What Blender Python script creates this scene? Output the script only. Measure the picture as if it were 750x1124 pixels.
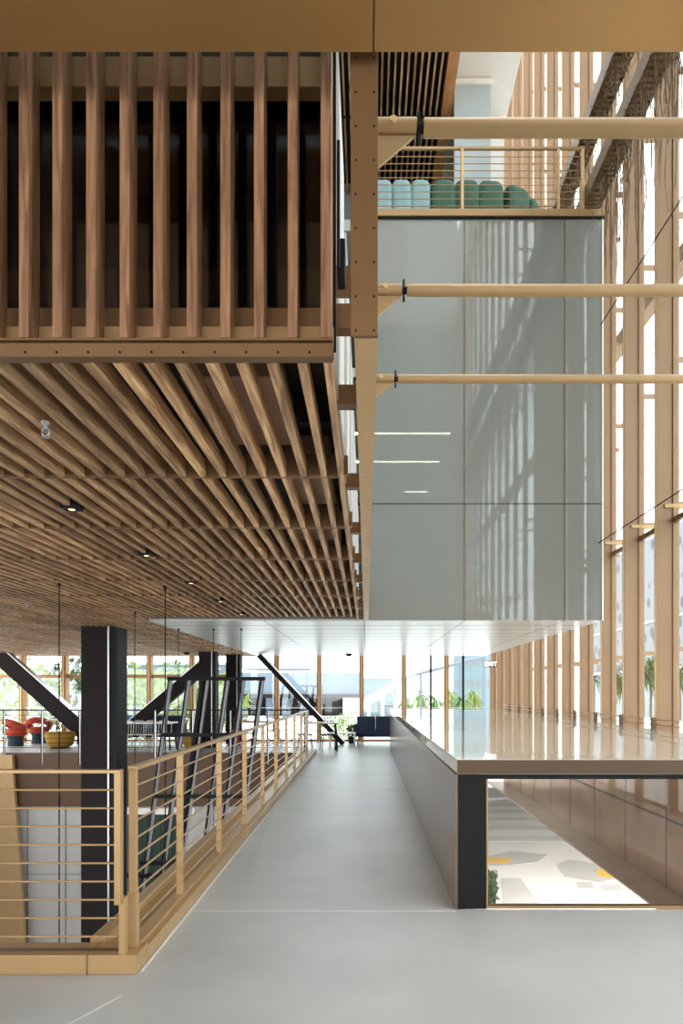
import bpy, math, random
from mathutils import Vector, Matrix
random.seed(7)
for o in list(bpy.data.objects): bpy.data.objects.remove(o)
S = bpy.context.scene
COL = S.collection
W, H, F, VU, VV, EYE = 750, 1124, 750.0, 402.0, 759.0, 1.6

# ---------------------------------------------------------------- camera
cd = bpy.data.cameras.new('camera'); cam = bpy.data.objects.new('camera', cd); COL.objects.link(cam)
cam.location = (0, 0, EYE); cam.rotation_euler = (math.pi/2, 0, 0)
cd.sensor_fit = 'HORIZONTAL'; cd.sensor_width = 36; cd.lens = 36*F/W
cd.shift_x = (W/2-VU)/W; cd.shift_y = (VV-H/2)/W
cd.clip_start = 0.05; cd.clip_end = 1000
S.camera = cam
# ---------------------------------------------------------------- sky, exposure
w = bpy.data.worlds.new('sky'); S.world = w; w.use_nodes = True
bg = w.node_tree.nodes['Background']
bg.inputs[0].default_value = (0.93, 0.97, 1.0, 1); bg.inputs[1].default_value = 3.0
S.view_settings.view_transform = 'Standard'; S.view_settings.look = 'None'
S.view_settings.gamma = 1; S.view_settings.use_curve_mapping = False
S.view_settings.exposure = 0.85

# ---------------------------------------------------------------- materials
def lin(c): return tuple(((x/255)/12.92 if x/255 <= .04045 else ((x/255+.055)/1.055)**2.4) for x in c)
def base(name):
    m = bpy.data.materials.new(name); m.use_nodes = True
    return m, m.node_tree.nodes, m.node_tree.links, m.node_tree.nodes['Principled BSDF']
def mat(name, c, rough=.5, metal=0.0, spec=.5, var=0.0, scale=6, bump=0.0, stretch=(1,1,1), ior=None, coat=0):
    m, n, l, p = base(name); c = lin(c)
    p.inputs['Roughness'].default_value = rough; p.inputs['Metallic'].default_value = metal
    p.inputs['Specular IOR Level'].default_value = spec
    if ior: p.inputs['IOR'].default_value = ior
    if coat: p.inputs['Coat Weight'].default_value = coat; p.inputs['Coat Roughness'].default_value = .05
    p.inputs['Base Color'].default_value = (*c, 1)
    tc = n.new('ShaderNodeTexCoord'); mp = n.new('ShaderNodeMapping'); mp.inputs['Scale'].default_value = stretch
    nz = n.new('ShaderNodeTexNoise'); nz.inputs['Scale'].default_value = scale; nz.inputs['Detail'].default_value = 5
    l.new(tc.outputs['Object'], mp.inputs[0]); l.new(mp.outputs[0], nz.inputs['Vector'])
    v = max(var, .03)
    cr = n.new('ShaderNodeValToRGB'); cr.color_ramp.elements[0].position = .3; cr.color_ramp.elements[1].position = .7
    cr.color_ramp.elements[0].color = (*[x*(1-v) for x in c], 1); cr.color_ramp.elements[1].color = (*[min(1, x*(1+v)) for x in c], 1)
    l.new(nz.outputs[0], cr.inputs[0]); l.new(cr.outputs[0], p.inputs['Base Color'])
    if bump:
        b = n.new('ShaderNodeBump'); b.inputs['Strength'].default_value = bump; b.inputs['Distance'].default_value = .01
        l.new(nz.outputs[0], b.inputs['Height']); l.new(b.outputs[0], p.inputs['Normal'])
    return m
def wood(name, c1, c2, stretch, rough=.45):
    m, n, l, p = base(name)
    tc = n.new('ShaderNodeTexCoord'); g = n.new('ShaderNodeNewGeometry')
    ad = n.new('ShaderNodeVectorMath'); ad.operation = 'MULTIPLY_ADD'
    mp = n.new('ShaderNodeMapping'); mp.inputs['Scale'].default_value = stretch
    cx = n.new('ShaderNodeCombineXYZ')
    for i in range(3): l.new(g.outputs['Random Per Island'], cx.inputs[i])
    ad.inputs[1].default_value = (9, 9, 9); l.new(cx.outputs[0], ad.inputs[0]); l.new(tc.outputs['Object'], ad.inputs[2])
    l.new(ad.outputs[0], mp.inputs[0])
    nz = n.new('ShaderNodeTexNoise'); nz.inputs['Scale'].default_value = 1; nz.inputs['Detail'].default_value = 6; nz.inputs['Distortion'].default_value = .6
    l.new(mp.outputs[0], nz.inputs['Vector'])
    cr = n.new('ShaderNodeValToRGB'); cr.color_ramp.elements[0].position = .32; cr.color_ramp.elements[1].position = .68
    cr.color_ramp.elements[0].color = (*lin(c1), 1); cr.color_ramp.elements[1].color = (*lin(c2), 1)
    l.new(nz.outputs[0], cr.inputs[0])
    mr = n.new('ShaderNodeMapRange'); mr.inputs[3].default_value = .66; mr.inputs[4].default_value = 1.3
    l.new(g.outputs['Random Per Island'], mr.inputs[0])
    mx = n.new('ShaderNodeVectorMath'); mx.operation = 'SCALE'
    l.new(cr.outputs[0], mx.inputs[0]); l.new(mr.outputs[0], mx.inputs['Scale']); l.new(mx.outputs[0], p.inputs['Base Color'])
    p.inputs['Roughness'].default_value = rough
    return m
def glass(name, tint=(245, 250, 250), refl=1.0, ior=1.5):
    m = bpy.data.materials.new(name); m.use_nodes = True; n = m.node_tree.nodes; l = m.node_tree.links; n.clear()
    out = n.new('ShaderNodeOutputMaterial'); mix = n.new('ShaderNodeMixShader'); fr = n.new('ShaderNodeFresnel')
    ge = n.new('ShaderNodeNewGeometry'); mi = n.new('ShaderNodeMapRange')
    mi.inputs[3].default_value = ior; mi.inputs[4].default_value = 1/ior      # same index on both faces of a thin pane
    l.new(ge.outputs['Backfacing'], mi.inputs[0]); l.new(mi.outputs[0], fr.inputs[0])
    t = n.new('ShaderNodeBsdfTransparent'); g = n.new('ShaderNodeBsdfGlossy'); g.inputs['Roughness'].default_value = .01
    t.inputs[0].default_value = (*lin(tint), 1); g.inputs[0].default_value = (refl, refl, refl, 1)
    l.new(fr.outputs[0], mix.inputs[0]); l.new(t.outputs[0], mix.inputs[1]); l.new(g.outputs[0], mix.inputs[2]); l.new(mix.outputs[0], out.inputs[0])
    return m
def emis(name, c, s):
    m, n, l, p = base(name); p.inputs['Base Color'].default_value = (*lin(c), 1)
    p.inputs['Emission Color'].default_value = (*lin(c), 1); p.inputs['Emission Strength'].default_value = s
    return m
M = {}
M['bronze'] = mat('bronze_metal', (164, 132, 92), .38, .35, var=.06, scale=3)
M['bronze_soffit'] = mat('bronze_soffit', (168, 128, 78), .28, .45, var=.05, scale=2)
M['bronze_dark'] = mat('bronze_plate', (122, 92, 62), .36, .4, var=.06, scale=3)
M['bronze_brown'] = mat('brown_bronze_edge', (76, 53, 33), .4, .3)
M['bronze_pale'] = mat('bronze_pale', (206, 168, 118), .4, .3, var=.04, scale=3)
M['rail'] = mat('bronze_rail', (180, 146, 102), .35, .35, var=.05, scale=5)
M['mullion'] = mat('bronze_mullion', (140, 107, 76), .5, .1, var=.05, scale=2)
M['mullion_b'] = mat('bronze_mullion_far', (160, 116, 68), .42, .25, var=.05, scale=2)
M['pink'] = mat('pink_bronze_panel', (176, 146, 124), .4, .3, var=.04)
M['white_plate'] = mat('white_plate', (232, 228, 220), .4)
M['fin'] = wood('walnut_fin', (110, 74, 50), (172, 127, 92), (60, 60, 3.5))
M['slat'] = wood('walnut_slat', (132, 96, 68), (224, 180, 132), (50, 3.0, 50))
M['fascia_wood'] = wood('orange_wood', (176, 116, 66), (214, 152, 96), (50, 3, 50))
M['dark'] = mat('dark_void', (24, 20, 19), .7, var=.1)
M['black'] = mat('black_paint', (14, 12, 13), .6, spec=.25, var=.08)
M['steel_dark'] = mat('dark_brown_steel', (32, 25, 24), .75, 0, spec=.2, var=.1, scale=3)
M['steel_mid'] = mat('satin_steel', (128, 128, 130), .4, .5, var=.05)
M['steel'] = mat('brushed_steel', (190, 190, 190), .3, .7, var=.05)
M['concrete'] = mat('polished_concrete', (178, 176, 174), .38, spec=.4, var=.10, scale=1.1, bump=.03)
M['concrete_b'] = mat('joint_filler', (214, 212, 206), .5)
M['joint'] = mat('joint_grey', (110, 108, 104), .6)
M['white_panel'] = mat('white_soffit_panel', (206, 202, 198), .3, .0, spec=.6, var=.02)
M['white'] = mat('white_plaster', (226, 220, 212), .6, var=.03)
M['cream'] = mat('cream_ceiling', (240, 230, 218), .6, var=.03)
M['grey_light'] = mat('light_grey_plaster', (176, 172, 168), .6, var=.03)
M['grey'] = mat('grey_wall', (150, 152, 150), .6, var=.05)
M['grey_screen'] = mat('grey_screen_glass', (176, 184, 184), .2, var=.03)
M['duct'] = mat('grey_duct', (120, 112, 108), .5, .2, var=.1)
M['brown_wall'] = mat('brown_wall_panel', (208, 166, 130), .16, .25, var=.16, scale=1.6, stretch=(1, 1, .5))
M['brown_band'] = mat('brown_fascia', (84, 56, 28), .5, .1, var=.06)
M['counter_side'] = mat('dark_bronze_panel', (112, 92, 78), .25, .35, var=.08, scale=2)
M['counter_top'] = mat('glossy_counter', (186, 176, 160), .045, 0, spec=.5, var=.03, ior=1.25)
M['sill'] = mat('beige_stone', (222, 204, 188), .25, var=.12, scale=8, stretch=(1, .3, 1))
M['glass'] = glass('clear_glass')
M['glass_dim'] = glass('screen_glass', (200, 200, 205))
M['glass_front'] = glass('counter_front_glass', (236, 232, 226), ior=1.45)
M['paving'] = mat('pale_paving', (250, 249, 247), .6, var=.05, scale=.5)
M['paving_grey'] = mat('grey_paving', (206, 205, 203), .6, var=.08, scale=1)
M['yellow'] = mat('yellow_paint', (255, 200, 60), .5)
M['marking'] = mat('white_paint', (255, 255, 252), .5)
M['asphalt'] = mat('pale_asphalt', (226, 225, 224), .7, var=.06)
M['leaf'] = mat('leaf_green', (80, 108, 34), .55, var=.3, scale=3)
M['leaf_y'] = mat('leaf_yellow_green', (112, 128, 46), .55, var=.3, scale=3)
M['leaf_d'] = mat('leaf_dark_green', (52, 74, 32), .55, var=.3, scale=3)
M['leaf_dry'] = mat('leaf_dry_green', (88, 88, 52), .7, var=.4)
M['bark'] = mat('bark', (128, 100, 74), .8, var=.3)
M['vine'] = mat('dry_vine', (116, 90, 62), .8, var=.4, scale=4)
M['blue'] = mat('blue_velvet', (140, 172, 174), .75, var=.1)
M['green'] = mat('green_velvet', (62, 98, 80), .75, var=.12)
M['navy'] = mat('navy_fabric', (22, 38, 62), .8, var=.1)
M['cyan'] = mat('sky_blue_fabric', (78, 132, 176), .8, var=.1)
M['red'] = mat('rust_fabric', (176, 62, 36), .8, var=.15)
M['teal'] = mat('dark_teal_fabric', (34, 56, 70), .8, var=.1)
M['ochre'] = mat('ochre_fabric', (158, 118, 30), .8, var=.12)
M['light_wood'] = mat('pale_wood_top', (206, 180, 146), .4, var=.1)
M['brown_wood'] = mat('brown_wood', (120, 80, 52), .5, var=.1)
M['lamp'] = emis('warm_lamp', (255, 226, 180), 1.0)
M['strip'] = emis('strip_lamp', (255, 246, 226), 9)
M['sign'] = emis('sign_white', (255, 255, 250), 3)
M['grey_blue'] = mat('grey_blue_cladding', (98, 108, 120), .5, var=.04)
M['bright'] = mat('white_render', (170, 170, 172), .6)
M['tower'] = mat('tower_glass', (104, 122, 128), .3, var=.1, scale=1, stretch=(2, 2, .1))
M['curtain'] = mat('green_striped_cloth', (44, 58, 46), .8, var=.75, scale=1, stretch=(22, 1, .2))
M['car'] = mat('cyan_car_paint', (110, 190, 204), .25)
M['car_w'] = mat('white_car_paint', (226, 226, 228), .25)
# painted glass cladding: body colour, polished face, partly see-through
def clad():
    m, n, l, p = base('grey_green_cladding_glass')
    out = n['Material Output']
    p.inputs['Base Color'].default_value = (*lin((142, 143, 137)), 1); p.inputs['Roughness'].default_value = .03
    p.inputs['IOR'].default_value = 2.2
    t = n.new('ShaderNodeBsdfTransparent'); t.inputs[0].default_value = (.9, .93, .92, 1)
    mx = n.new('ShaderNodeMixShader'); mx.inputs[0].default_value = .22
    l.new(p.outputs[0], mx.inputs[1]); l.new(t.outputs[0], mx.inputs[2]); l.new(mx.outputs[0], out.inputs[0])
    return m
M['clad'] = clad()
def perforated():
    m, n, l, p = base('perforated_white_screen')
    tc = n.new('ShaderNodeTexCoord'); mp = n.new('ShaderNodeMapping'); mp.inputs['Scale'].default_value = (1, .42, .36)
    v = n.new('ShaderNodeTexVoronoi'); v.inputs['Scale'].default_value = 1.0
    l.new(tc.outputs['Object'], mp.inputs[0]); l.new(mp.outputs[0], v.inputs['Vector'])
    cr = n.new('ShaderNodeValToRGB'); cr.color_ramp.elements[0].position = .36; cr.color_ramp.elements[1].position = .42
    cr.color_ramp.elements[0].color = (.03, .032, .036, 1); cr.color_ramp.elements[1].color = (.15, .155, .17, 1)
    l.new(v.outputs['Distance'], cr.inputs[0]); l.new(cr.outputs[0], p.inputs['Base Color'])
    return m
M['perf'] = perforated()

# ---------------------------------------------------------------- mesh helpers
class MB:
    def __init__(s): s.v = []; s.f = []; s.sm = []
    def add(s, vs, fs, sm=False):
        o = len(s.v); s.v += [tuple(v) for v in vs]; s.f += [tuple(i+o for i in f) for f in fs]; s.sm += [sm]*len(fs); return s
    def box(s, x0, x1, y0, y1, z0, z1):
        return s.add([(x0,y0,z0),(x1,y0,z0),(x1,y1,z0),(x0,y1,z0),(x0,y0,z1),(x1,y0,z1),(x1,y1,z1),(x0,y1,z1)],
            [(0,3,2,1),(4,5,6,7),(0,1,5,4),(1,2,6,5),(2,3,7,6),(3,0,4,7)])
    def prism(s, pts, t):      # pts: planar 3-D polygon, t: thickness vector
        n = len(pts); a = [Vector(p) for p in pts]; b = [p+Vector(t) for p in a]
        return s.add(a+b, [tuple(range(n))[::-1], tuple(range(n, 2*n))]+[(i, (i+1)%n, (i+1)%n+n, i+n) for i in range(n)])
    def tube(s, pts, r, n=10, cap=True, r1=None):
        pts = [Vector(p) for p in pts]; vs = []; fs = []; k = len(pts)
        for i, p in enumerate(pts):
            d = (pts[min(i+1, k-1)]-pts[max(i-1, 0)]).normalized()
            u = d.orthogonal().normalized() if i == 0 else (u-d*u.dot(d)).normalized()
            q = d.cross(u); rr = r if r1 is None else r+(r1-r)*i/(k-1)
            for j in range(n):
                a = 2*math.pi*j/n; vs.append(p+u*math.cos(a)*rr+q*math.sin(a)*rr)
        for i in range(k-1):
            for j in range(n): fs.append((i*n+j, i*n+(j+1)%n, (i+1)*n+(j+1)%n, (i+1)*n+j))
        s.add(vs, fs, True)
        if cap: s.add(vs[:n], [tuple(range(n))[::-1]]); s.add(vs[-n:], [tuple(range(n))])
        return s
    def lathe(s, prof, c, n=16, sx=1, sy=1):
        vs = []; fs = []
        for r, z in prof:
            for j in range(n):
                a = 2*math.pi*j/n; vs.append((c[0]+r*sx*math.cos(a), c[1]+r*sy*math.sin(a), c[2]+z))
        for i in range(len(prof)-1):
            for j in range(n): fs.append((i*n+j, i*n+(j+1)%n, (i+1)*n+(j+1)%n, (i+1)*n+j))
        s.add(vs, fs, True); s.add(vs[:n], [tuple(range(n))[::-1]]); s.add(vs[-n:], [tuple(range(n))]); return s
    def ell(s, c, rx, ry, rz, n=14, m=8, e=1.0):
        prof = []
        for i in range(m+1):
            a = -math.pi/2+math.pi*i/m; prof.append((max(.001, abs(math.cos(a))**e), math.copysign(abs(math.sin(a))**e, math.sin(a))*rz))
        return s.lathe([(r, z) for r, z in prof], c, n, rx, ry)
    def leaves(s, c, rx, ry, rz, n, size):
        for _ in range(n):
            d = Vector((random.gauss(0,1), random.gauss(0,1), random.gauss(0,1))).normalized()*random.uniform(.35, 1)**.5
            p = Vector((c[0]+d.x*rx, c[1]+d.y*ry, c[2]+d.z*rz))
            a = Vector((random.uniform(-1,1), random.uniform(-1,1), random.uniform(-1,1))).normalized(); b = a.orthogonal().normalized()
            z = size*random.uniform(.6, 1.3)
            s.add([p-a*z, p+b*z*.45, p+a*z, p-b*z*.45], [(0,1,2,3)])
        return s
    def build(s, name, m, parent=None, bevel=0):
        me = bpy.data.meshes.new(name); me.from_pydata(s.v, [], s.f); me.polygons.foreach_set('use_smooth', s.sm)
        me.materials.append(m if not isinstance(m, str) else M[m]); me.update()
        o = bpy.data.objects.new(name, me); COL.objects.link(o)
        if parent:
            o.parent = parent
            if parent.parent is None: o.location = -Vector(parent.location)
        if bevel:
            b = o.modifiers.new('bevel', 'BEVEL'); b.width = bevel; b.segments = 2; b.limit_method = 'ANGLE'
        return o
def tag(o, label, cat, group=None, kind=None):
    o['label'] = label; o['category'] = cat
    if group: o['group'] = group
    if kind: o['kind'] = kind
    return o
def struct(o, label=None):
    o['kind'] = 'structure'
    if label: o['label'] = label
    return o
def thing(name, loc, label, cat, group=None, kind=None):
    o = bpy.data.objects.new(name, None); COL.objects.link(o); o.location = loc; o.empty_display_size = .1
    if kind: o['kind'] = kind; 
    if kind == 'structure': o['label'] = label
    else: tag(o, label, cat, group, kind)
    return o
def copy_tree(o, loc=None, rz=None, label=None, group=None, parent=None):
    c = o.copy(); COL.objects.link(c)
    if parent: c.parent = parent
    if loc is not None: c.location = loc
    if rz is not None: c.rotation_euler = (0, 0, rz)
    if label: c['label'] = label
    if group: c['group'] = group
    for ch in list(o.children): copy_tree(ch, parent=c)
    return c
def P(u, v, d): return Vector(((u-VU)*d/F, d, EYE-(v-VV)*d/F))

CEIL = 2.73; D = 21.8; XW = 3.80; XG = 4.06; GZ = -5.0; MOD = 1.12
# ================================================================ STRUCTURE
# floor of the upper storey with two openings
b = MB()
b.box(-13, XW+.3, -10, 3.90, -.4, 0); b.box(-1.5, .66, 3.90, D, -.4, 0); b.box(.66, XW+.3, 3.90, 5.02, -.4, 0)
b.box(-13, -1.5, 17.9, D, -.4, 0); b.box(.66, XW+.3, 18.8, D, -.4, 0)
floor = struct(b.build('floor', 'concrete'), 'polished grey concrete floor')
j = MB(); j.box(-1.29, .66, 4.975, 4.985, 0, .0015); j.box(-1.29, .66, 11.2, 11.21, 0, .0015); j.box(-1.29, .66, 16.9, 16.91, 0, .0015)
j.build('joint', 'concrete_b', floor)
j = MB(); j.prism([(-1.62, 2.9, .0012), (-1.60, 2.9, .0012), (-1.275, 3.6, .0012), (-1.29, 3.6, .0012)], (0, 0, .0008)); j.build('joint', 'concrete_b', floor)
b = MB(); b.box(-13, 3.26, -10, D, GZ-.2, GZ); struct(b.build('floor', 'concrete'), 'ground storey floor seen through the opening')
# outdoor ground
b = MB(); b.box(3.26, 160, -60, 200, GZ-.25, GZ-.02); b.box(-160, 3.26, D+.5, 200, GZ-.25, GZ-.02)
struct(b.build('ground', 'paving'), 'pale paved street outside')
b = MB(); b.box(-60, 30, D+1.0, 75, -1.6, -1.2); struct(b.build('ground_terrace', 'paving'), 'pale podium deck beyond the far windows')
# back and left walls (off frame), roof; gaps shaped to let more sky light in
b = MB(); b.box(-13, XG+.2, -10.2, -10, 4.2, 34); struct(b.build('wall_rear', 'grey'))  # unseen; carried above the roof to keep sky out of the cladding reflections
b = MB(); b.box(-13.2, -13, 2, D, GZ, 0); b.box(-13.2, -13, 2, D, 2.9, 4.2); struct(b.build('wall_left', 'grey'))
b = MB(); b.box(-13, 1.6, -10, D+.3, 18.6, 18.9); b.box(XG-.6, XG+.2, -10, D+.3, 18.6, 18.9); struct(b.build('ceiling_roof', 'cream'))
b = MB(); b.box(-13, -.3, 2.6, 10.9, 4.0, 4.2); b.box(-.3, -.13, 2.6, 10.9, 4.0, 4.2); struct(b.build('ceiling_upper_deck', 'dark'))
b = MB(); b.box(-13.2, -13, -10, D, 4.2, 18.9); struct(b.build('wall_left_upper', 'grey'))
# overhead bronze soffit close to the camera, two panels meeting at a seam
b = MB(); b.box(-7, .020, -4, 2.12, 3.584, 3.9); sp = struct(b.build('ceiling_soffit_left', 'bronze_soffit'), 'bronze overhead soffit panel, left of the seam')
b = MB(); b.box(.026, XW-.1, -4, 2.12, 3.584, 3.9); struct(b.build('ceiling_soffit_right', 'bronze_soffit'), 'bronze overhead soffit panel, right of the seam')

# ---- timber slatted ceiling
ce = MB(); ce.box(-13, -.14, 2.62, 10.9, CEIL+.30, CEIL+.36); ce.box(-13, -3.44, 10.9, D, CEIL+.30, CEIL+.36)
ceiling = struct(ce.build('ceiling', 'dark'), 'dark deck above the timber slats')
ys = [2.35]+[3.606+MOD*i for i in range(17)]
ys = [y for y in ys if y < D-.2]+[D-.05]
for k in range(len(ys)-1):
    y0, y1 = ys[k], ys[k+1]; sl = MB(); xm = -.55*y1-.8; xr = -.155
    if y0 > 10.3: xr = -3.47
    i = 0
    x = -.207
    while x > max(xm, -12.9):
        if x <= xr+.001:
            sl.box(x-.030, x, y0+.004, y1-.004, CEIL, CEIL+.085)
        x -= .1062; i += 1
    p = sl.build('slat_row', 'slat', ceiling); p['label'] = 'row of walnut slats'
    cb = MB(); cb.box(max(xm, -12.9), xr+.02, y1-.010, y1+.010, CEIL+.012, CEIL+.12); cb.box(max(xm, -12.9), xr+.02, y1-.005, y1+.005, CEIL-.004, CEIL+.012)
    cb.build('cross_rail', 'bronze_dark', ceiling)
# ducts above the right end of the slats
for (x0, x1, y0, y1) in ((-.75, -.35, 2.75, 3.5), (-.5, -.2, 3.75, 4.6), (-.55, -.2, 4.9, 5.7), (-.6, -.2, 5.95, 7.2), (-.6, -.2, 7.4, 10.5)):
    d = MB(); d.box(x0, x1, y0, y1, CEIL+.13, CEIL+.28); d.build('duct_panel', 'pink', ceiling, .01)
d = MB(); d.tube([(-1.1, 2.5, CEIL+.2), (-.9, 8, CEIL+.2)], .05); d.build('pipe', 'duct', ceiling)

# ---- white soffit under the glazed box
cw = MB(); cw.box(-3.44, XW-.02, 10.92, D, CEIL+.03, CEIL+.06)
wc = struct(cw.build('ceiling_white', 'joint'), 'backing of the white soffit')
y = 10.92; k = 0
while y < D-.1:
    y1 = min(y+.78, D); pn = MB(); xs = [-3.44, -1.63, -.03, 1.57, 3.17, XW-.02]
    for a, c in zip(xs[:-1], xs[1:]): pn.box(a+.005, c-.005, y+.012, y1-.012, CEIL, CEIL+.03)
    pn.build('soffit_panel_row', 'white_panel', wc); y = y1
    gs = MB(); gs.box(-3.44, XW-.02, y-.011, y+.011, CEIL-.002, CEIL+.01); gs.build('joint_strip', 'joint', wc)
b = MB(); b.box(-3.46, -3.44, 10.9, D, CEIL-.01, CEIL+.3); b.build('edge_trim', 'white_panel', wc)

gs = MB()
for x in (-1.63, -.03, 1.57, 3.17): gs.box(x-.006, x+.006, 10.93, D-.1, CEIL-.0015, CEIL+.01)
gs.build('joint_strip', 'joint', wc)
# ---- glazed box: cladding front
DB = 10.9
zs = [CEIL, 4.594, 6.60, 8.02, 9.16]; xs = [-3.23, -1.63, -.03, 1.57, 3.17, 3.78]
wb = thing('wall_glazed_box', (0, 0, 0), 'grey glass clad front of the hanging box', 'wall', kind='structure')
for zi in range(4):
    for xi in range(2, 5):
        g = MB(); g.box(xs[xi]+.008, xs[xi+1]-.008, DB, DB+.02, zs[zi]+.008, zs[zi+1]-.008); g.build('glass_panel', 'clad', wb)
fr = MB()
for x in xs[2:]: fr.box(x-.006, x+.006, DB-.004, DB+.03, CEIL, 9.16)
fr.build('joint_vertical', 'bronze_dark', wb)
fr = MB()
for z in zs[1:-1]: fr.box(-.2, 3.78, DB+.001, DB+.05, z-.014, z+.014)
fr.build('joint_horizontal', 'black', wb)
b = MB(); b.box(3.765, 3.785, DB-.01, DB+.05, CEIL, 9.16); b.build('corner_trim', 'white_plate', wb)
b = MB(); b.box(3.76, 3.775, DB+.05, D, CEIL+.05, 9.1); b.build('side_cladding', 'clad', wb)
b = MB(); b.box(-.2, 3.8, DB-.05, DB+.15, 9.16, 9.27); b.build('edge_band', 'bronze', wb, .006)
b = MB(); b.box(-.2, 3.8, DB-.03, DB+.1, 9.13, 9.16); b.build('shadow_gap', 'black', wb)
b = MB(); b.box(-3.4, 3.75, DB+.1, D, 9.02, 9.2); struct(b.build('floor_terrace', 'concrete'), 'floor of the upper terrace')
b = MB(); b.box(-3.4, 3.74, DB+.3, D, 6.72, 6.9); struct(b.build('ceiling_inner', 'white'), 'ceiling inside the hanging box')
b = MB(); b.box(-3.4, 3.74, 19, 19.1, 2.8, 9.0); struct(b.build('wall_inner', 'grey'))
for i, (yy, xa, xb) in enumerate(((13.0, -.6, 1.61), (14.6, -.6, 1.58), (16.8, .95, 1.52))):
    t = thing('strip_light', ((xa+xb)/2, yy, 6.5), 'white linear strip light glowing behind the grey glass, %s' % ['topmost of three', 'middle of three', 'short lowest one of three'][i], 'light', 'strip lights in the hanging box')
    z = MB(); z.box(xa, xb, yy-.05, yy+.05, 6.515, 6.56); z.build('housing', 'white', t)
    z = MB(); z.box(xa+.01, xb-.01, yy-.03, yy+.03, 6.50, 6.515); z.build('diffuser', 'strip', t)
    for xh in (xa+.1, xb-.1): z = MB(); z.box(xh-.005, xh+.005, yy, yy+.01, 6.56, 6.72); z.build('hanger', 'steel', t)

# ---- upper storey above the terrace: slatted ceiling, walls
HZ = 12.2
b = MB(); b.box(-2, 1.45, 11.0, 14.6, HZ+.25, HZ+.3)
uc = struct(b.build('ceiling_terrace', 'dark'), 'dark deck above the terrace slats')
for (y0, y1) in ((11.0, 12.58), (12.62, 14.6)):
    sl = MB(); x = 1.30
    while x > -.5: sl.box(x-.032, x, y0, y1, HZ, HZ+.1); x -= .112
    sl.build('slat_row', 'slat', uc)
b = MB(); b.box(-2, 1.5, 12.58, 12.62, HZ-.01, HZ+.12); b.build('cross_rail', 'black', uc)
b = MB(); b.box(1.38, 1.56, 11.0, 14.6, HZ-.01, HZ+.28); b.build('edge_board', 'fascia_wood', uc)
b = MB(); b.box(-2, 1.9, 14.6, 14.7, 9.2, 12.5); struct(b.build('wall_terrace', 'grey'), 'grey wall at the back of the terrace')
b = MB(); b.box(1.5, 2.72, 11.0, 20.5, 12.72, 12.9); struct(b.build('ceiling_cream', 'cream'), 'cream painted upper soffit')
gp = MB(); gp.box(1.6, 2.26, 12.4, 12.44, 9.2, 12.65); g2 = struct(gp.build('wall_grey_glass', 'grey_screen'), 'grey glass screen on the terrace')
gp = MB(); gp.box(1.6, 2.30, 12.36, 12.46, 12.6, 12.70); gp.build('head_rail', 'cream', g2)
b = MB(); b.box(2.3, 2.66, 13.2, 20.5, 9.2, 12.72); struct(b.build('wall_white_pier', 'white'), 'white pier beside the curtain wall')
b = MB(); b.box(1.9, 2.0, 12.46, 20, 9.2, 12.7); struct(b.build('wall_terrace_side', 'grey'))

# ---- right curtain wall: bays copied
zt = [2.16+1.895*i for i in range(9)]
def bay(parent_y, m='mullion', xin=XW, tr=zt):
    t = thing('window_1', (0, parent_y, 0), 'tall curtain wall bay', 'window', kind='structure')
    def rel(o): o.location = (0, 0, 0); return o
    f = MB(); f.box(xin, XG, -.026, .026, .0, 18.6); rel(f.build('mullion', m, t, .004))
    f = MB(); f.box(XG-.05, XG+.03, -.045, .045, .0, 18.6); rel(f.build('outer_mullion', m, t))
    f = MB(); f.box(xin-.012, xin, -.018, .018, .0, 18.6); rel(f.build('cover_strip', 'bronze_pale', t))
    for z in tr:
        f = MB(); f.box(XG-.04, XG+.5, -.03, .03, z-.028, z+.028); rel(f.build('cross_arm', m, t))
    g = MB(); g.box(XG+.0, XG+.012, .045, MOD-.045, .0, 18.6); rel(g.build('glass_pane', 'glass', t))
    return t
def bay_ledge(t):
    f = MB(); f.box(XG-.06, XG, .026, MOD-.026, 3.80, 3.87); o = f.build('head_transom', 'bronze_dark', t); o.location = (0,0,0)
    f = MB(); f.box(XW+.1, XG+.3, -.05, .05, 4.0, 4.05); o = f.build('bracket', 'bronze', t); o.location = (0,0,0)
slim = bay(2.24-MOD*11, xin=XG-.07, tr=zt[::2]); nwin = 1; slim.name = 'window_1'  # unseen near bays, fins made shallow to brighten strips reflected in the cladding
first = back = None
for k in range(1, 60):
    y = 2.24+MOD*(k-11)
    if y > D-.3: break
    if y < 6.3: c = copy_tree(slim, loc=(0, y, 0))
    elif y > 10.9:
        if back is None: c = back = bay(y, xin=3.86); bay_ledge(back)
        else: c = copy_tree(back, loc=(0, y, 0))
    elif first is None: c = first = bay(y); bay_ledge(first)
    else: c = copy_tree(first, loc=(0, y, 0))
    nwin += 1; c.name = 'window_%d' % nwin
# cables running along the wall
def cable(z, x, label):
    c = MB(); c.tube([(x, -8, z), (x, D-1, z)], .008, 6); return tag(c.build('stay_cable', 'steel_dark'), label, 'cable')
cable(7.46, XW-.05, 'thin stay cable running along the curtain wall above the second bronze tube')
cable(3.97, XW-.09, 'thin stay cable running along the curtain wall just above the lower ledge')
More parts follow.
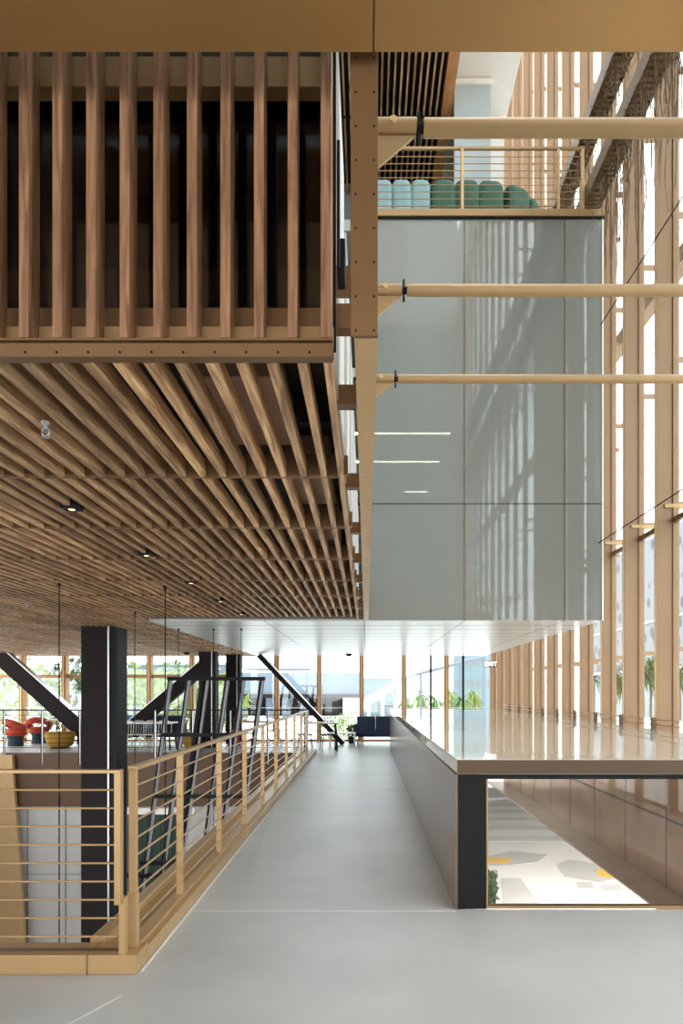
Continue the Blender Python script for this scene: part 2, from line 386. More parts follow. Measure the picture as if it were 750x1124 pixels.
# wall below counter level (inside the glazed opening)
b = MB(); b.box(3.78, 4.1, 5.02, 18.8, -.87, 1.0); bw = struct(b.build('wall_brown', 'brown_wall'), 'brown polished wall inside the glazed opening')
f = MB()
for yy in [5.9+1.35*i for i in range(10)]: f.box(3.774, 3.781, yy-.006, yy+.006, -.87, 1.0)
f.box(3.774, 3.781, 5.02, 18.8, -.012, .012)
f.build('panel_joint', 'brown_band', bw)
b = MB(); b.box(3.32, 4.12, 5.02, 18.8, -.90, -.87); struct(b.build('trim_ledge', 'sill', None, .01), 'beige stone ledge at the foot of the brown wall')
b = MB(); b.box(XG, XG+.1, -10, 5.0, GZ, 0); struct(b.build('wall_under_floor', 'grey'))
b = MB(); b.box(XW+.25, XG+.15, -10, D, -.4, .0); struct(b.build('trim_slab_edge', 'bronze_dark'))

# ---- far curtain wall
fbx = [(397-VU)*D/F+1.352*i for i in range(-9, 4)]
def farbay(x0, wdt, transom):
    t = thing('window_1', (x0, D, 0), 'far window bay', 'window', kind='structure')
    def rel(o): o.location = (0, 0, 0); return o
    f = MB(); f.box(-.07, .07, -.10, .16, 0, CEIL+.02 if x0 > -3.4 else CEIL+.3); rel(f.build('mullion', 'mullion_b', t))
    f = MB(); f.box(-.02, .02, -.125, -.10, 0, CEIL); rel(f.build('cover_strip', 'bronze_pale', t))
    f = MB(); f.box(.07, wdt-.07, .02, .12, 0, .07); rel(f.build('sill', 'mullion_b', t))
    if transom: f = MB(); f.box(.07, wdt-.07, 0, .12, 2.03, 2.14); rel(f.build('transom', 'mullion_b', t))
    f = MB(); f.box(.07, wdt-.07, -.02, .02, 1.07, 1.09); f.box(.07, wdt-.07, -.02, .02, .8, .81); rel(f.build('guard_rail', 'steel', t))
    g = MB(); g.box(.07, wdt-.07, .05, .062, .07, CEIL+.02); rel(g.build('glass_pane', 'glass', t))
    return t
for x in fbx[:-1]:
    t = farbay(x, 1.352, x < -4.5); nwin += 1; t.name = 'window_%d' % nwin
for u in (473, 508.5):
    x = (u-VU)*D/F; m_ = MB(); m_.box(x-.03, x+.03, D-.05, D+.05, 0, CEIL); struct(m_.build('trim_%d' % (1 if u < 500 else 2), 'steel_dark'), 'thin dark window post')
b = MB(); b.box(-13, XW, D-.1, D+.1, CEIL+.06, 3.2); struct(b.build('wall_far', 'dark'))
b = MB(); b.box(-13, -3.4, D-.1, D+.1, 3.2, 4.2); struct(b.build('wall_far_upper', 'grey'))
# far wall above the box, mostly hidden behind it
b = MB(); b.box(-13, 3.8, D, D+.2, 3.2, 18.6); struct(b.build('wall_far_high', 'pink'))

# ---- left opening: edge of the far slab, lower wall
b = MB(); b.box(-9.4, -1.5, 17.8, 17.898, -1.4, 0); struct(b.build('trim_fascia', 'brown_band'), 'brown fascia under the far floor edge')
b = MB(); b.box(-13, -1.5, 17.95, 18.1, GZ, -1.4); lw = struct(b.build('wall_lower', 'grey_light'), 'pale wall of the storey below')
b = MB(); b.box(-6.25, -4.95, 17.9, 17.95, -4.9, -1.55); b.build('striped_screen', 'curtain', lw)
b = MB(); b.box(-6.4, -4.5, 17.88, 17.95, -1.62, -1.45); b.box(-4.95, -4.85, 17.88, 17.95, -5, -1.5); b.build('screen_frame', 'white_plate', lw)
b = MB(); b.box(-8.9, -8.88, 17.93, 17.95, -5, -1.4); b.box(-7.9, -7.88, 17.93, 17.95, -5, -1.4); b.box(-9, -6.4, 17.93, 17.95, -3.2, -3.19); b.build('panel_joint', 'joint', lw)
b = MB(); b.box(-1.5, -1.35, 4.1, 17.8, -1.0, -.4); struct(b.build('trim_walkway_edge', 'brown_band'))

# ---- bronze kerbs round the opening
b = MB(); b.box(-9, -1.297, 3.86, 4.06, 0, .11); kn = struct(b.build('baseboard_near', 'rail', None, .004), 'bronze kerb across the near end')
b = MB(); b.box(-1.60, -1.297, 4.062, 17.9, 0, .09); b.box(-1.42, -1.34, 4.062, 17.9, .09, .115); b.box(-1.60, -1.55, 4.062, 17.9, .09, .14); b.box(-1.64, -1.6, 4.06, 17.9, -.4, .14)
struct(b.build('baseboard_side', 'rail', None, .003), 'bronze kerb along the walkway')
b = MB(); b.box(-1.58, -1.575, 3.855, 4.062, 0, .112); b.build('joint', 'bronze_dark', kn)
b = MB(); b.box(-9, -1.64, 4.06, 4.12, -.4, .06); struct(b.build('trim_inner_step', 'rail'))
b = MB(); b.box(-1.290, -1.276, 3.9, 17.9, 0, .003); struct(b.build('trim_floor_strip', 'concrete_b'), 'pale strip on the floor beside the kerb')

# ================================================================ TIMBER SCREEN BOX (upper left)
ts = thing('timber_screen', (-1.2, 2.31, CEIL), 'walnut vertical fin screen in front of dark glass, upper left', 'screen')
ux = [358-36.9*i for i in range(0, 12)]
for i, u in enumerate(ux):
    x = (u-VU)*2.31/F; hw = .0165 if i else .0185
    z0 = 2.797; f = MB(); f.box(x-hw, x+hw, 2.31, 2.392, z0, 4.05); f.build('fin', 'fin', ts, .0015)
def pc(name, m, *bx, bevel=0):
    q = MB()
    for a in bx: q.box(*a)
    return q.build(name, m, ts, bevel)
pc('bottom_channel', 'bronze_dark', (-4, -.114, 2.325, 2.42, 2.775, 2.783), (-4, -.114, 2.31, 2.316, 2.735, 2.778), (-4, -.114, 2.305, 2.35, 2.730, 2.737), (-4, -.114, 2.300, 2.42, 2.783, 2.790))
pc('lower_rail', 'bronze', (-4, -.114, 2.385, 2.43, 2.79, 2.875), bevel=.002)
pc('inner_rail', 'bronze_dark', (-4, -.114, 2.44, 2.50, 2.84, 2.97))
pc('upper_rail', 'bronze', (-4, -.114, 2.40, 2.46, 3.725, 3.83))
pc('head', 'dark', (-4, -.114, 2.46, 2.6, 3.83, 4.05))
pc('dark_glass', 'glass_dim', (-4, -.114, 2.505, 2.515, 2.95, 3.9))
pc('glazing_bar', 'black', *[(x-.02, x+.02, 2.515, 2.56, 2.9, 3.9) for x in (-3.1, -2.55, -2.0, -1.45, -.9, -.35)], (-4, -.114, 2.515, 2.55, 2.95, 2.975))
pc('sill_line', 'steel', (-4, -.114, 2.50, 2.51, 2.952, 2.957))
bo = MB()
for i in range(14):
    x = (328+12-34.7*i-VU)*2.31/F
    bo.tube([(x, 2.3098, 2.7465), (x, 2.306, 2.7465)], .0042, 8)
bo.build('bolt', 'black', ts)['kind'] = 'stuff'
# room behind the dark glass
b = MB(); b.box(-6, -.16, 3.3, 3.35, 2.9, 4.0)
rb = struct(b.build('wall_behind_screen', 'dark'), 'dark wall behind the fin screen glass')
q = MB()
for i in range(8): q.box(-3.4+i*.42, -3.1+i*.42, 3.27, 3.30, 3.03, 3.62)
q.build('panel', 'brown_band', rb)
q = MB(); q.box(-6, -.16, 3.2, 3.22, 3.36, 3.375); q.build('rail', 'bronze_dark', rb)
# return side of the box
sw = MB(); sw.box(-.134, -.124, 2.42, 10.9, CEIL+.0, 4.2)
sw_o = struct(sw.build('wall_box_side', 'pink'), 'pinkish bronze side plates of the slatted box')
q = MB()
for y in [2.75+1.12*i for i in range(7)]: q.box(-.128, -.112, y, y+.72, CEIL+.05, 4.2)
q.build('pale_plate', 'grey_light', sw_o)
q = MB(); q.box(-.118, -.106, 2.40, 2.42, 2.8, 4.2); q.build('dark_channel', 'steel_dark', sw_o)
q = MB(); q.tube([(-.098, 2.42, 3.1), (-.098, 2.42, 3.55)], .006, 8); q.build('rod', 'steel_dark', sw_o)
q = MB(); q.box(-.104, -.075, 2.44, 2.52, 3.08, 3.22); q.build('bracket_box', 'black', sw_o, .003)
q = MB()
for y in ys[1:8]: q.box(-.150, -.095, y-.02, y+.02, CEIL+.01, CEIL+.11)
q.build('end_clip', 'bronze_dark', sw_o)
q = MB(); q.box(-.146, -.118, 2.35, 10.9, CEIL-.002, CEIL+.07); q.build('edge_slat', 'slat', sw_o)

# ================================================================ DEEP BRONZE BEAM WITH END PLATE
bm = thing('hanging_beam', (0, 2.17, CEIL), 'long bronze plate beam with bolted end plate running away overhead', 'beam')
q = MB(); q.box(-.0490, .0376, 2.17, 2.186, CEIL+.001, 4.3); q.build('end_plate', 'bronze_dark', bm, .001)
for i in range(9):
    for u in (390.7, 410.6):
        x = (u-VU)*2.17/F; z = EYE+(VV-(63.5+37.4*i))*2.17/F
        q = MB(); q.lathe([(.0025, 0), (.0042, 0), (.0042, .002), (.002, .002)], (0, 0, 0), 10)
        o = q.build('bolt', 'dark', bm); o.data.transform(Matrix.Rotation(math.pi/2, 4, 'X')); o.data.transform(Matrix.Translation((x, 2.1705, z)))
yy = [2.188]+[y for y in ys[1:8]]+[10.88]
for a, c in zip(yy[:-1], yy[1:]):
    q = MB(); q.box(-.037, .037, a+.006, c-.006, CEIL, CEIL+.12); q.build('beam_segment', 'bronze_pale', bm)
for i in range(8):
    y = 2.74+1.12*i
    q = MB(); q.box(-.028, .036, y, y+.10, CEIL+.1, 4.25); q.build('hanger_post', 'bronze', bm)
    q = MB(); q.box(-.118, -.034, y+.02, y+.08, CEIL+.03, CEIL+.11); q.build('side_bracket', 'bronze_dark', bm)
q = MB(); q.box(-.118, -.034, 2.6, 2.66, 3.13, 3.22); q.build('side_bracket', 'bronze_dark', bm)
q = MB(); q.box(-.118, -.034, 2.5, 2.56, 2.93, 3.02); q.build('side_bracket', 'bronze_dark', bm)

# ================================================================ BRONZE TUBES to the curtain wall
names = ['nearest and thickest looking of three, passing over the terrace railing', 'middle of three, crossing the upper glass panels', 'farthest and lowest looking of three, crossing above the strip lights']
for i, (dd, rr) in enumerate(((2.79, .0345), (3.92, .033), (5.03, .032))):
    t = thing('bronze_tube', (.04, dd, 3.9), 'horizontal round bronze tube strut, '+names[i], 'tube strut', 'bronze tubes from beam to curtain wall')
    zc = 3.9-(.0 if i else .0)
    q = MB(); q.tube([(.235, dd, zc), (XW, dd, zc)], rr, 20); q.build('tube', 'bronze', t)
    q = MB(); q.tube([(.037, dd, zc+.004), (.205, dd, zc+.004)], rr*.96, 20); sv = q.build('sleeve', 'bronze', t)
    q = MB(); q.tube([(.205, dd, zc), (.237, dd, zc)], rr*.6, 14); q.box(.21, .222, dd-.01, dd+.01, zc-.06, zc+.06); q.build('clamp', 'steel_dark', t)
    q = MB(); q.prism([(.037, dd-.006, zc-rr), (.20, dd-.006, zc-rr), (.037, dd-.006, zc-rr-.14)], (0, .012, 0)); q.build('gusset', 'bronze', t)
    q = MB(); q.tube([(.11, dd-rr-.006, zc+.008), (.11, dd-rr+.01, zc+.008)], .014, 14); q.build('bolt', 'bronze_pale', sv)
    q = MB(); q.tube([(XW-.05, dd, zc), (XW, dd, zc)], rr*1.5, 16); q.build('end_flange', 'bronze', t)

# ================================================================ COUNTER
ct = thing('counter', (2.2, 5.02, 0), 'long glossy topped ledge counter with dark side panels and a glazed front end', 'counter')
q = MB(); q.box(.665, 3.77, 4.965, 18.8, .998, 1.105); q.build('top', 'counter_top', ct, .003)
q = MB(); q.box(.662, 3.75, 4.955, 4.9645, 1.002, 1.102); q.build('front_edge', 'bronze_brown', ct)
for a, c in ((5.02, 7.0), (7.0, 9.0), (9.0, 11.0), (11, 13), (13, 15), (15, 17), (17, 18.8)):
    q = MB(); q.box(.652, .675, a+.004, c-.004, .0, .992); q.build('side_panel', 'counter_side', ct)
q = MB(); q.box(.676, .885, 5.02, 5.2, 0, .99); q.build('end_post', 'black', ct, .003)
q = MB(); q.box(.885, 3.77, 5.03, 5.1, .955, .985); q.build('head_frame', 'black', ct)
q = MB(); q.box(.885, 3.77, 5.03, 5.1, 0, .018); q.box(.885, .897, 5.022, 5.035, .018, .955);q.build('bottom_frame', 'bronze', ct)
q = MB(); q.box(.897, 3.77, 5.05, 5.062, .018, .955); q.build('front_glass', 'glass_front', ct)
q = MB(); q.box(.68, .75, 5.2, 18.8, -.5, .99); q.build('inner_lining', 'counter_side', ct)

# ================================================================ RAILINGS
near = thing('railing', (-3, 3.95, .11), 'bronze rod railing across the near end of the floor opening', 'railing')
q = MB(); q.box(-9, -1.378, 3.83, 3.88, 1.140, 1.160); q.build('handrail', 'rail', near, .003)
for x in (-1.398, -2.9, -4.4):
    q = MB(); q.box(x-.018, x+.018, 3.835, 3.885, .4 if x > -2 else .11, 1.14); po = q.build('post', 'rail', near, .002)
    q = MB(); q.box(x-.004, x+.030, 3.87, 3.92, .10, .43); q.build('splice_plate', 'rail', po, .002)
for i in range(9):
    z = 1.044-.1035*i; q = MB(); q.tube([(-9, 3.86, z), (-1.41, 3.86, z)], .0062, 8); q.build('rod', 'rail', near)
q = MB(); q.box(-9, -1.38, 3.88, 3.93, .11, .125); q.build('base_flat', 'bronze_dark', near)
side = thing('railing', (-1.36, 4.0, .115), 'long bronze rod railing beside the concrete walkway', 'railing')
q = MB(); q.box(-1.390, -1.335, 3.985, 15.75, 1.140, 1.165); q.build('handrail', 'rail', side, .003)
py = [4.0, 5.0, 6.33, 7.66, 9.0, 10.33, 11.66, 13.0, 14.33, 15.7]
for y in py:
    q = MB(); q.box(-1.386, -1.339, y-.012, y+.012, .115 if y > 4.5 else .42, 1.14); q.build('post', 'rail', side, .002)
q = MB(); q.box(-1.392, -1.333, 3.975, 4.02, .11, .43); q.build('splice_plate', 'rail', side, .002)
for i in range(9):
    z = 1.044-.1035*i; q = MB(); q.tube([(-1.362, 4.0, z), (-1.362, 15.7, z)], .0065, 8); q.build('rod', 'rail', side)
far = thing('railing', (-5.4, 17.8, 0), 'grey steel railing with thin rods at the far edge of the floor opening', 'railing')
q = MB(); q.box(-9.6, -1.5, 17.78, 17.82, 1.10, 1.13); q.build('handrail', 'steel_dark', far)
for k in range(9):
    x = (5-VU)*17.8/F+k*.98; q = MB(); q.box(x-.03, x+.0, 17.78, 17.83, -.3, 1.12); po = q.build('post', 'steel_dark', far)
    q = MB(); q.box(x, x+.02, 17.78, 17.83, -.3, 1.12); q.build('post_edge', 'steel', po)
for i in range(8):
    q = MB(); q.tube([(-9.6, 17.8, .98-.12*i), (-1.5, 17.8, .98-.12*i)], .006, 6); q.build('rod', 'steel_dark', far)
ter = thing('railing', (1.5, 10.95, 9.27), 'bronze rod railing along the edge of the upper terrace', 'railing')
q = MB(); q.box(-.2, 3.5, 10.93, 10.97, 10.28, 10.32); q.build('handrail', 'bronze', ter)
for x in (.1, 1.54, 3.08, 3.47):
    q = MB(); q.box(x-.022, x+.022, 10.92, 10.98, 9.27, 10.28); q.build('post', 'bronze_pale', ter)
for i in range(8):
    z = 10.17-.113*i; q = MB(); q.tube([(-.2, 10.95, z), (3.48, 10.95, z)], .007, 6); q.build('rod', 'bronze', ter)

# ================================================================ terrace sofas with channelled backs
def channel(c, w_, h_, dp, mname, parent, rz=0):
    q = MB(); vs = []; fs = []; n = 10; m = 8; cc, ss = math.cos(rz), math.sin(rz)
    for i in range(m+1):           # arc over the top, front to back
        a = math.pi*i/m
        for k in range(n+1):       # across the channel, bulging
            t = k/n*2-1; bul = (1-abs(t)**5)
            x = t*w_/2; y = -math.cos(a)*(dp/2*(.78+.22*bul)); z = h_-.14+.14*math.sin(a)*(.55+.45*bul)+(-.03*(1-bul))
            vs.append((c[0]+x*cc-y*ss, c[1]+x*ss+y*cc, c[2]+z))
    base = len(vs)
    for s_ in (0, m):
        for k in range(n+1): v = vs[s_*(n+1)+k]; vs.append((v[0], v[1], c[2]))
    W1 = n+1
    for i in range(m):
        for k in range(n): fs.append((i*W1+k, i*W1+k+1, (i+1)*W1+k+1, (i+1)*W1+k))
    for k in range(n): fs.append((base+k, base+k+1, k+1, k)); fs.append((m*W1+k, m*W1+k+1, base+W1+k+1, base+W1+k))
    q.add(vs, fs, True)
    for k in (0, n): q.add([vs[i*W1+k] for i in range(m+1)]+[vs[base+W1+k], vs[base+k]], [tuple(range(m+3))])
    return q.build('back_channel', mname, parent)
sb = thing('sofa', (.6, 11.5, 9.2), 'pale blue channel tufted sofa behind the terrace railing', 'sofa')
dd = 11.4
for u in (398, 420, 441, 462): channel(((u-VU)*dd/F, dd+.15, 9.2), .316, 1.0, .34, 'blue', sb)
q = MB(); q.box(-.1, 1.0, 11.75, 12.35, 9.2, 9.62); q.build('seat', 'blue', sb, .05)
sg = thing('sofa', (2, 11.5, 9.2), 'dark green curved channel tufted sofa behind the terrace railing', 'sofa')
for u, dd, rz, ww in ((487, 11.4, 0, .40), (513, 11.4, 0, .40), (539, 11.42, .08, .41), (567, 11.54, .45, .42), (583, 11.85, .95, .38), (590, 12.2, 1.35, .38)):
    channel(((u-VU)*dd/F, dd+.15, 9.2), ww, 1.0, .34, 'green', sg, rz)
q = MB(); q.box(1.2, 2.3, 11.8, 12.35, 9.2, 9.62); q.build('seat', 'green', sg, .05)

# ================================================================ CEILING FITTINGS
dl = None
for i in range(5):
    y = 4.2+1.43*i; loc = (-1.81, y, CEIL)
    lab = 'small black square downlight in the timber slats, '+['nearest of the row of five', 'second nearest of the row', 'middle of the row of five', 'second farthest of the row', 'farthest of the row of five'][i]
    if dl is None:
        dl = thing('downlight', loc, lab, 'light', 'downlights in the timber ceiling')
        q = MB(); q.box(-.05, .05, -.05, .05, -.012, .07); q.box(-.055, .055, .045, .055, .0, .09); q.box(-.055, -.045, -.045, .045, .0, .09); q.box(.045, .055, -.045, .045, .0, .09); q.box(-.05, .05, -.05, .05, .06, .09)
        o = hs = q.build('housing', 'black', dl); o.location = (0,0,0)
        q = MB(); q.lathe([(.018, -.015), (.02, -.013), (.02, -.012)], (0, 0, 0), 12); o = q.build('lamp', 'lamp', hs); o.location = (0,0,0)
    else: copy_tree(dl, loc=loc, label=lab)
def small(name, u, v, lab, cat, kind):
    d = (CEIL-EYE)*F/(VV-v); x = (u-VU)*d/F
    t = thing(name, (x, d, CEIL), lab, cat)
    if kind == 's':
        q = MB(); q.lathe([(.018, .0), (.018, -.008), (.008, -.012), (.008, -.035)], (x, d, CEIL)); q.build('cap', 'steel_mid', t)
        q = MB(); q.tube([(x-.012, d, CEIL-.03), (x-.015, d, CEIL-.05), (x, d, CEIL-.062), (x+.015, d, CEIL-.05), (x+.012, d, CEIL-.03)], .003, 6); q.lathe([(.018, -.062), (.018, -.066)], (x, d, CEIL)); q.build('deflector', 'steel', t)
    else:
        q = MB(); q.lathe([(.09, .0), (.09, -.03), (.05, -.06)], (x, d, CEIL)); q.build('base', 'steel_dark', t)
        q = MB(); q.lathe([(.04, -.06), (.03, -.075)], (x, d, CEIL)); q.build('sensor', 'black', t)
small('sprinkler', 50, 463, 'small white fire sprinkler hanging from the timber slats at left', 'sprinkler', 's')
small('sprinkler', 30, 660, 'tiny white fire sprinkler on the timber ceiling above the dark column', 'sprinkler', 's')
small('smoke_detector', 205, 716, 'round dark smoke detector on the timber ceiling beside the dark columns', 'detector', 'd')
small('smoke_detector', 383, 718, 'round dark smoke detector on the white soffit near the far windows', 'detector', 'd')

# hanging cables in the opening
for u, v, lab in ((65, 640, 'leftmost of the hanging cables, in front of the slanted brace'), (148, 672, 'hanging cable just right of the tall dark column'), (181.5, 645, 'hanging cable left of the pole frame, second right of the column'),
                  (196, 690, 'hanging cable crossing the left end of the pole frame'), (234.5, 690, 'hanging cable at the right side of the second column'), (265, 690, 'rightmost of the hanging cables, crossing the pole frame')):
    d = (CEIL-EYE)*F/(VV-v); x = (u-VU)*d/F
    t = thing('hanging_cable', (x, d, CEIL), 'thin dark steel '+lab, 'cable', 'hanging cables in the floor opening')
    q = MB(); q.tube([(x, d, GZ), (x, d, CEIL)], .007, 6); q.build('cable', 'steel_dark', t)
    q = MB(); q.tube([(x, d, .38), (x, d, .5)], .012, 8); q.build('turnbuckle', 'black', t)
    q = MB(); q.tube([(x, d, CEIL-.03), (x, d, CEIL+.05)], .018, 8); q.build('anchor', 'black', t)

# ================================================================ COLUMNS AND BRACES
def column(u0, u1, d, z0, lab, z1=CEIL+.3):
    x0, x1 = (u0-VU)*d/F, (u1-VU)*d/F; wd = x1-x0
    t = thing('steel_column', ((x0+x1)/2, d, z0), lab, 'column')
    q = MB(); q.box(x0, x0+wd*.76, d, d+wd*.9, z0, z1); q.build('shaft', 'steel_dark', t)
    q = MB(); q.box(x0+wd*.76, x0+wd*.80, d-.01, d+.05, z0, z1); q.build('light_strip', 'steel', t)
    q = MB(); q.box(x0+wd*.80, x1, d+.03, d+wd*.9, z0, z1); q.build('flange', 'black', t)
column(89, 127.5, 11.9, GZ, 'tall dark steel column passing down through the floor opening')
column(218, 236.5, 19.4, 0, 'dark steel column behind the pole frame, carrying a slanted brace')
column(248, 263.5, 20.9, 0, 'brown grey steel column right behind the pole frame')
def brace(a, c, d, th, lab):
    a = P(*a, d); c = P(*c, d); dr = (c-a).normalized(); n = Vector((dr.z, 0, -dr.x))*th/2
    t = thing('steel_brace', a, lab, 'brace')
    q = MB(); q.prism([a+n, c+n, c-n, a-n], (0, .25, 0)); q.build('web', 'steel_dark', t)
    q = MB(); s_ = 1 if n.z > 0 else -1; n2 = n*s_; q.prism([a+n2, c+n2, c+n2*1.12, a+n2*1.12], (0, .27, 0)); q.build('flange', 'steel', t)
brace((-3, 719), (104, 815), 19.9, .46, 'thick dark slanted steel brace at the far left')
brace((233, 723), (134, 806), 19.9, .36, 'dark slanted brace falling left from the second column')
brace((284, 719), (377, 817), 20.4, .14, 'thin dark brace falling right across the far windows')

# tilted pole frame in the opening
pf = thing('pole_frame', (-2.8, 13, GZ), 'tall frame of leaning steel poles and dark cross bars rising through the opening', 'frame')
for u, big in ((188, 0), (208, 0), (228, 1), (250.5, 0), (268, 0), (289, 0)):
    a = P(u, 747, 13); bz = (a.z-GZ); c = Vector((a.x-.134*bz, 13, GZ))
    q = MB(); q.tube([a, c], .03, 10); q.build('pole', 'steel_mid', pf)
    q = MB(); q.tube([a+Vector((-.05 if not big else -.1, .05, 0)), c+Vector((-.05 if not big else -.1, .05, 0))], .03 if not big else .06, 8); q.build('back_pole', 'black', pf)
for v, u0, u1 in ((745, 184, 291), (806.5, 178, 262), (874, 170, 266), (947, 154, 252), (961, 135, 190)):
    a, c = P(u0, v, 13), P(u1, v, 13); q = MB(); q.box(a.x, c.x, 12.96, 13.06, a.z-.035, a.z+.035); q.build('cross_bar', 'black', pf)
# leaning cheek plate at the left
q = MB(); q.prism([P(-14, 829, 17.6), P(13, 829, 17.6), P(28, 1052, 17.6), P(-10, 1052, 17.6)], (0, .12, 0)); o = q.build('stair_cheek', 'rail')
tag(o, 'leaning bronze stair cheek plate at the left end of the floor opening', 'stair cheek')

# ================================================================ FURNITURE
def rel(o): o.location = (0, 0, 0); return o
def table(loc, w_, dp, lab, top='light_wood', h=.75, leg='black', rz=0):
    t = thing('table', loc, lab, 'table'); t.rotation_euler.z = rz
    q = MB(); q.box(-w_/2, w_/2, -dp/2, dp/2, h-.035, h); rel(q.build('table_top', top, t, .006))
    for sx in (-1, 1):
        for sy in (-1, 1):
            q = MB(); q.tube([(sx*(w_/2-.08), sy*(dp/2-.08), h-.035), (sx*(w_/2-.04), sy*(dp/2-.04), 0)], .022, 8); rel(q.build('leg', leg, t))
    return t
def wire_chair(loc, rz, lab, group, c='steel_dark', seat='steel_dark'):
    t = thing('wire_chair', loc, lab, 'chair', group); t.rotation_euler.z = rz
    q = MB(); q.box(-.21, .21, -.2, .2, .43, .45); rel(q.build('seat', seat, t, .01))
    for sx in (-1, 1):
        for sy in (-1, 1):
            q = MB(); q.tube([(sx*.15, sy*.14, .43), (sx*.21, sy*.21, 0)], .011, 6); rel(q.build('leg', c, t))
    q = MB(); q.tube([(-.2, .19, .44), (-.21, .24, .74), (-.1, .26, .8), (.1, .26, .8), (.21, .24, .74), (.2, .19, .44)], .011, 6)
    for k in range(5):
        x = -.14+.07*k; q.tube([(x, .19, .45), (x, .255, .79)], .006, 5)
    rel(q.build('backrest', c, t))
    return t
def armchair(loc, rz, lab):
    t = thing('armchair', loc, lab, 'armchair', 'rust red armchairs'); t.rotation_euler.z = rz
    q = MB(); q.ell((0, -.02, .40), .30, .30, .13, e=.7); rel(q.build('seat', 'red', t))
    q = MB()
    pts = [(.31*math.sin(a), .27*math.cos(a), .58+.14*math.cos(a)) for a in [(-2.1+4.2*i/12) for i in range(13)]]
    q.tube(pts, .10, 10); rel(q.build('backrest', 'red', t))
    q = MB(); q.lathe([(.22, 0), (.2, .2), (.24, .3)], (0, 0, 0)); rel(q.build('base', 'teal', t))
armchair((P(19, 0, 20.2).x, 20.1, 0), 2.4, 'rust red round armchair, farther left of the two')
armchair((P(41, 0, 21.0).x, 21.1, 0), 3.4, 'rust red round armchair beside the ochre pouf')
def pouf(loc, rx, h, lab):
    t = thing('pouf', loc, lab, 'pouf')
    q = MB(); q.lathe([(rx*.66, .04), (rx*.82, .1), (rx, h*.8), (rx*.97, h*.96), (rx*.8, h)], (0, 0, 0), 20); rel(q.build('cushion', 'ochre', t))
    q = MB(); q.lathe([(rx*.6, 0), (rx*.6, .04)], (0, 0, 0), 20); rel(q.build('base', 'black', t))
pouf((P(66, 0, 19.4).x, 19.4, 0), .42, .46, 'wide ochre yellow pouf left of the tall dark column')
pouf((P(210, 0, 19.0).x, 19.0, 0), .24, .48, 'small ochre yellow pouf in front of the second column')
table((P(72, 0, 20.7).x, 20.8, 0), 1.0, .7, 'pale wood topped table behind the ochre pouf, left of the tall column')
def sofa(loc, w_, lab, m1, m2=None, rz=0, back='navy'):
    t = thing('sofa', loc, lab, 'sofa'); t.rotation_euler.z = rz
    q = MB(); q.box(-w_/2, w_/2, -.4, .35, .24, .44); rel(q.build('seat', m1, t, .03))
    hw = w_/2
    q = MB(); q.box(-hw, -.002, .2, .4, .3, .86); rel(q.build('back_cushion', m2 or m1, t, .03))
    q = MB(); q.box(.002, hw, .2, .4, .3, .86); rel(q.build('back_cushion', m1, t, .03))
    for s_ in (-1, 1):
        q = MB(); q.box(min(s_*hw, s_*(hw+.1)), max(s_*hw, s_*(hw+.1)), -.4, .38, .24, .62); rel(q.build('armrest', m1, t, .03))
        for y in (-.35, .3):
            q = MB(); q.tube([(s_*(hw-.05), y, .24), (s_*(hw-.02), y, 0)], .022, 8); rel(q.build('leg', 'brown_wood', t))
sofa((P(166, 0, 20.6).x, 20.6, 0), 1.8, 'long blue sofa under the slanted brace, light blue at its left end', 'navy', 'cyan')
sofa((P(412, 0, 20.9).x, 20.7, 0), 1.1, 'navy blue sofa with wooden legs facing the far windows, beside the counter', 'navy', rz=math.pi)
table((P(158, 0, 18.9).x, 18.9, 0), 1.7, .7, 'long pale table between the tall column and the pole frame', 'white_plate')
for k, u in enumerate((136, 150, 164, 178)):
    wire_chair((P(u, 0, 18.5).x, 18.45, 0), 0, 'white wire chair at the long pale table, '+['leftmost of four', 'second from left', 'third from left', 'rightmost of four'][k], 'white wire chairs at the long pale table', 'white_plate', 'white_plate')
table((P(282, 0, 19.6).x, 19.6, 0), 1.2, .7, 'brown topped table with rust red chairs beyond the long railing', 'brown_wood')
for k, u in enumerate((258, 276, 300)):
    wire_chair((P(u, 0, 19.9).x, 20.2 if k != 1 else 19.0, 0), math.pi if k == 1 else 0, 'rust red backed chair at the brown table, '+['leftmost of three', 'middle of three', 'rightmost of three'][k], 'rust red chairs at the brown table', 'red', 'red')
table((P(352, 0, 18.7).x, 18.9, 0), .95, .7, 'dark legged table at the far end of the walkway', 'light_wood')
for k, u in enumerate((335, 361)):
    wire_chair((P(u, 0, 18.4).x, 18.35, 0), .2*k, 'dark wire chair at the walkway end table, '+['left one', 'right one'][k], 'wire chairs at the walkway end table')
bn = thing('bench', (P(374, 0, 20.0).x+.05, 20.0, 0), 'low white bench between the end table and the navy sofa', 'bench')
q = MB(); q.box(-.45, .4, -.2, .2, .36, .40); rel(q.build('seat', 'white_plate', bn, .01))
for s_ in (-1, 1): q = MB(); q.box(s_*.36-.02, s_*.36+.02, -.17, .17, 0, .36); rel(q.build('leg', 'white_plate', bn))
pl = thing('potted_plant', (P(386, 0, 21.0).x, 21.1, 0), 'small green leafy plant in a dark pot beside the navy sofa', 'plant')
q = MB(); q.lathe([(.09, 0), (.12, .2), (.1, .2)], (0, 0, 0)); rel(q.build('pot', 'teal', pl))
q = MB(); q.leaves((0, 0, .38), .16, .16, .2, 160, .06); rel(q.build('foliage', 'leaf', pl))
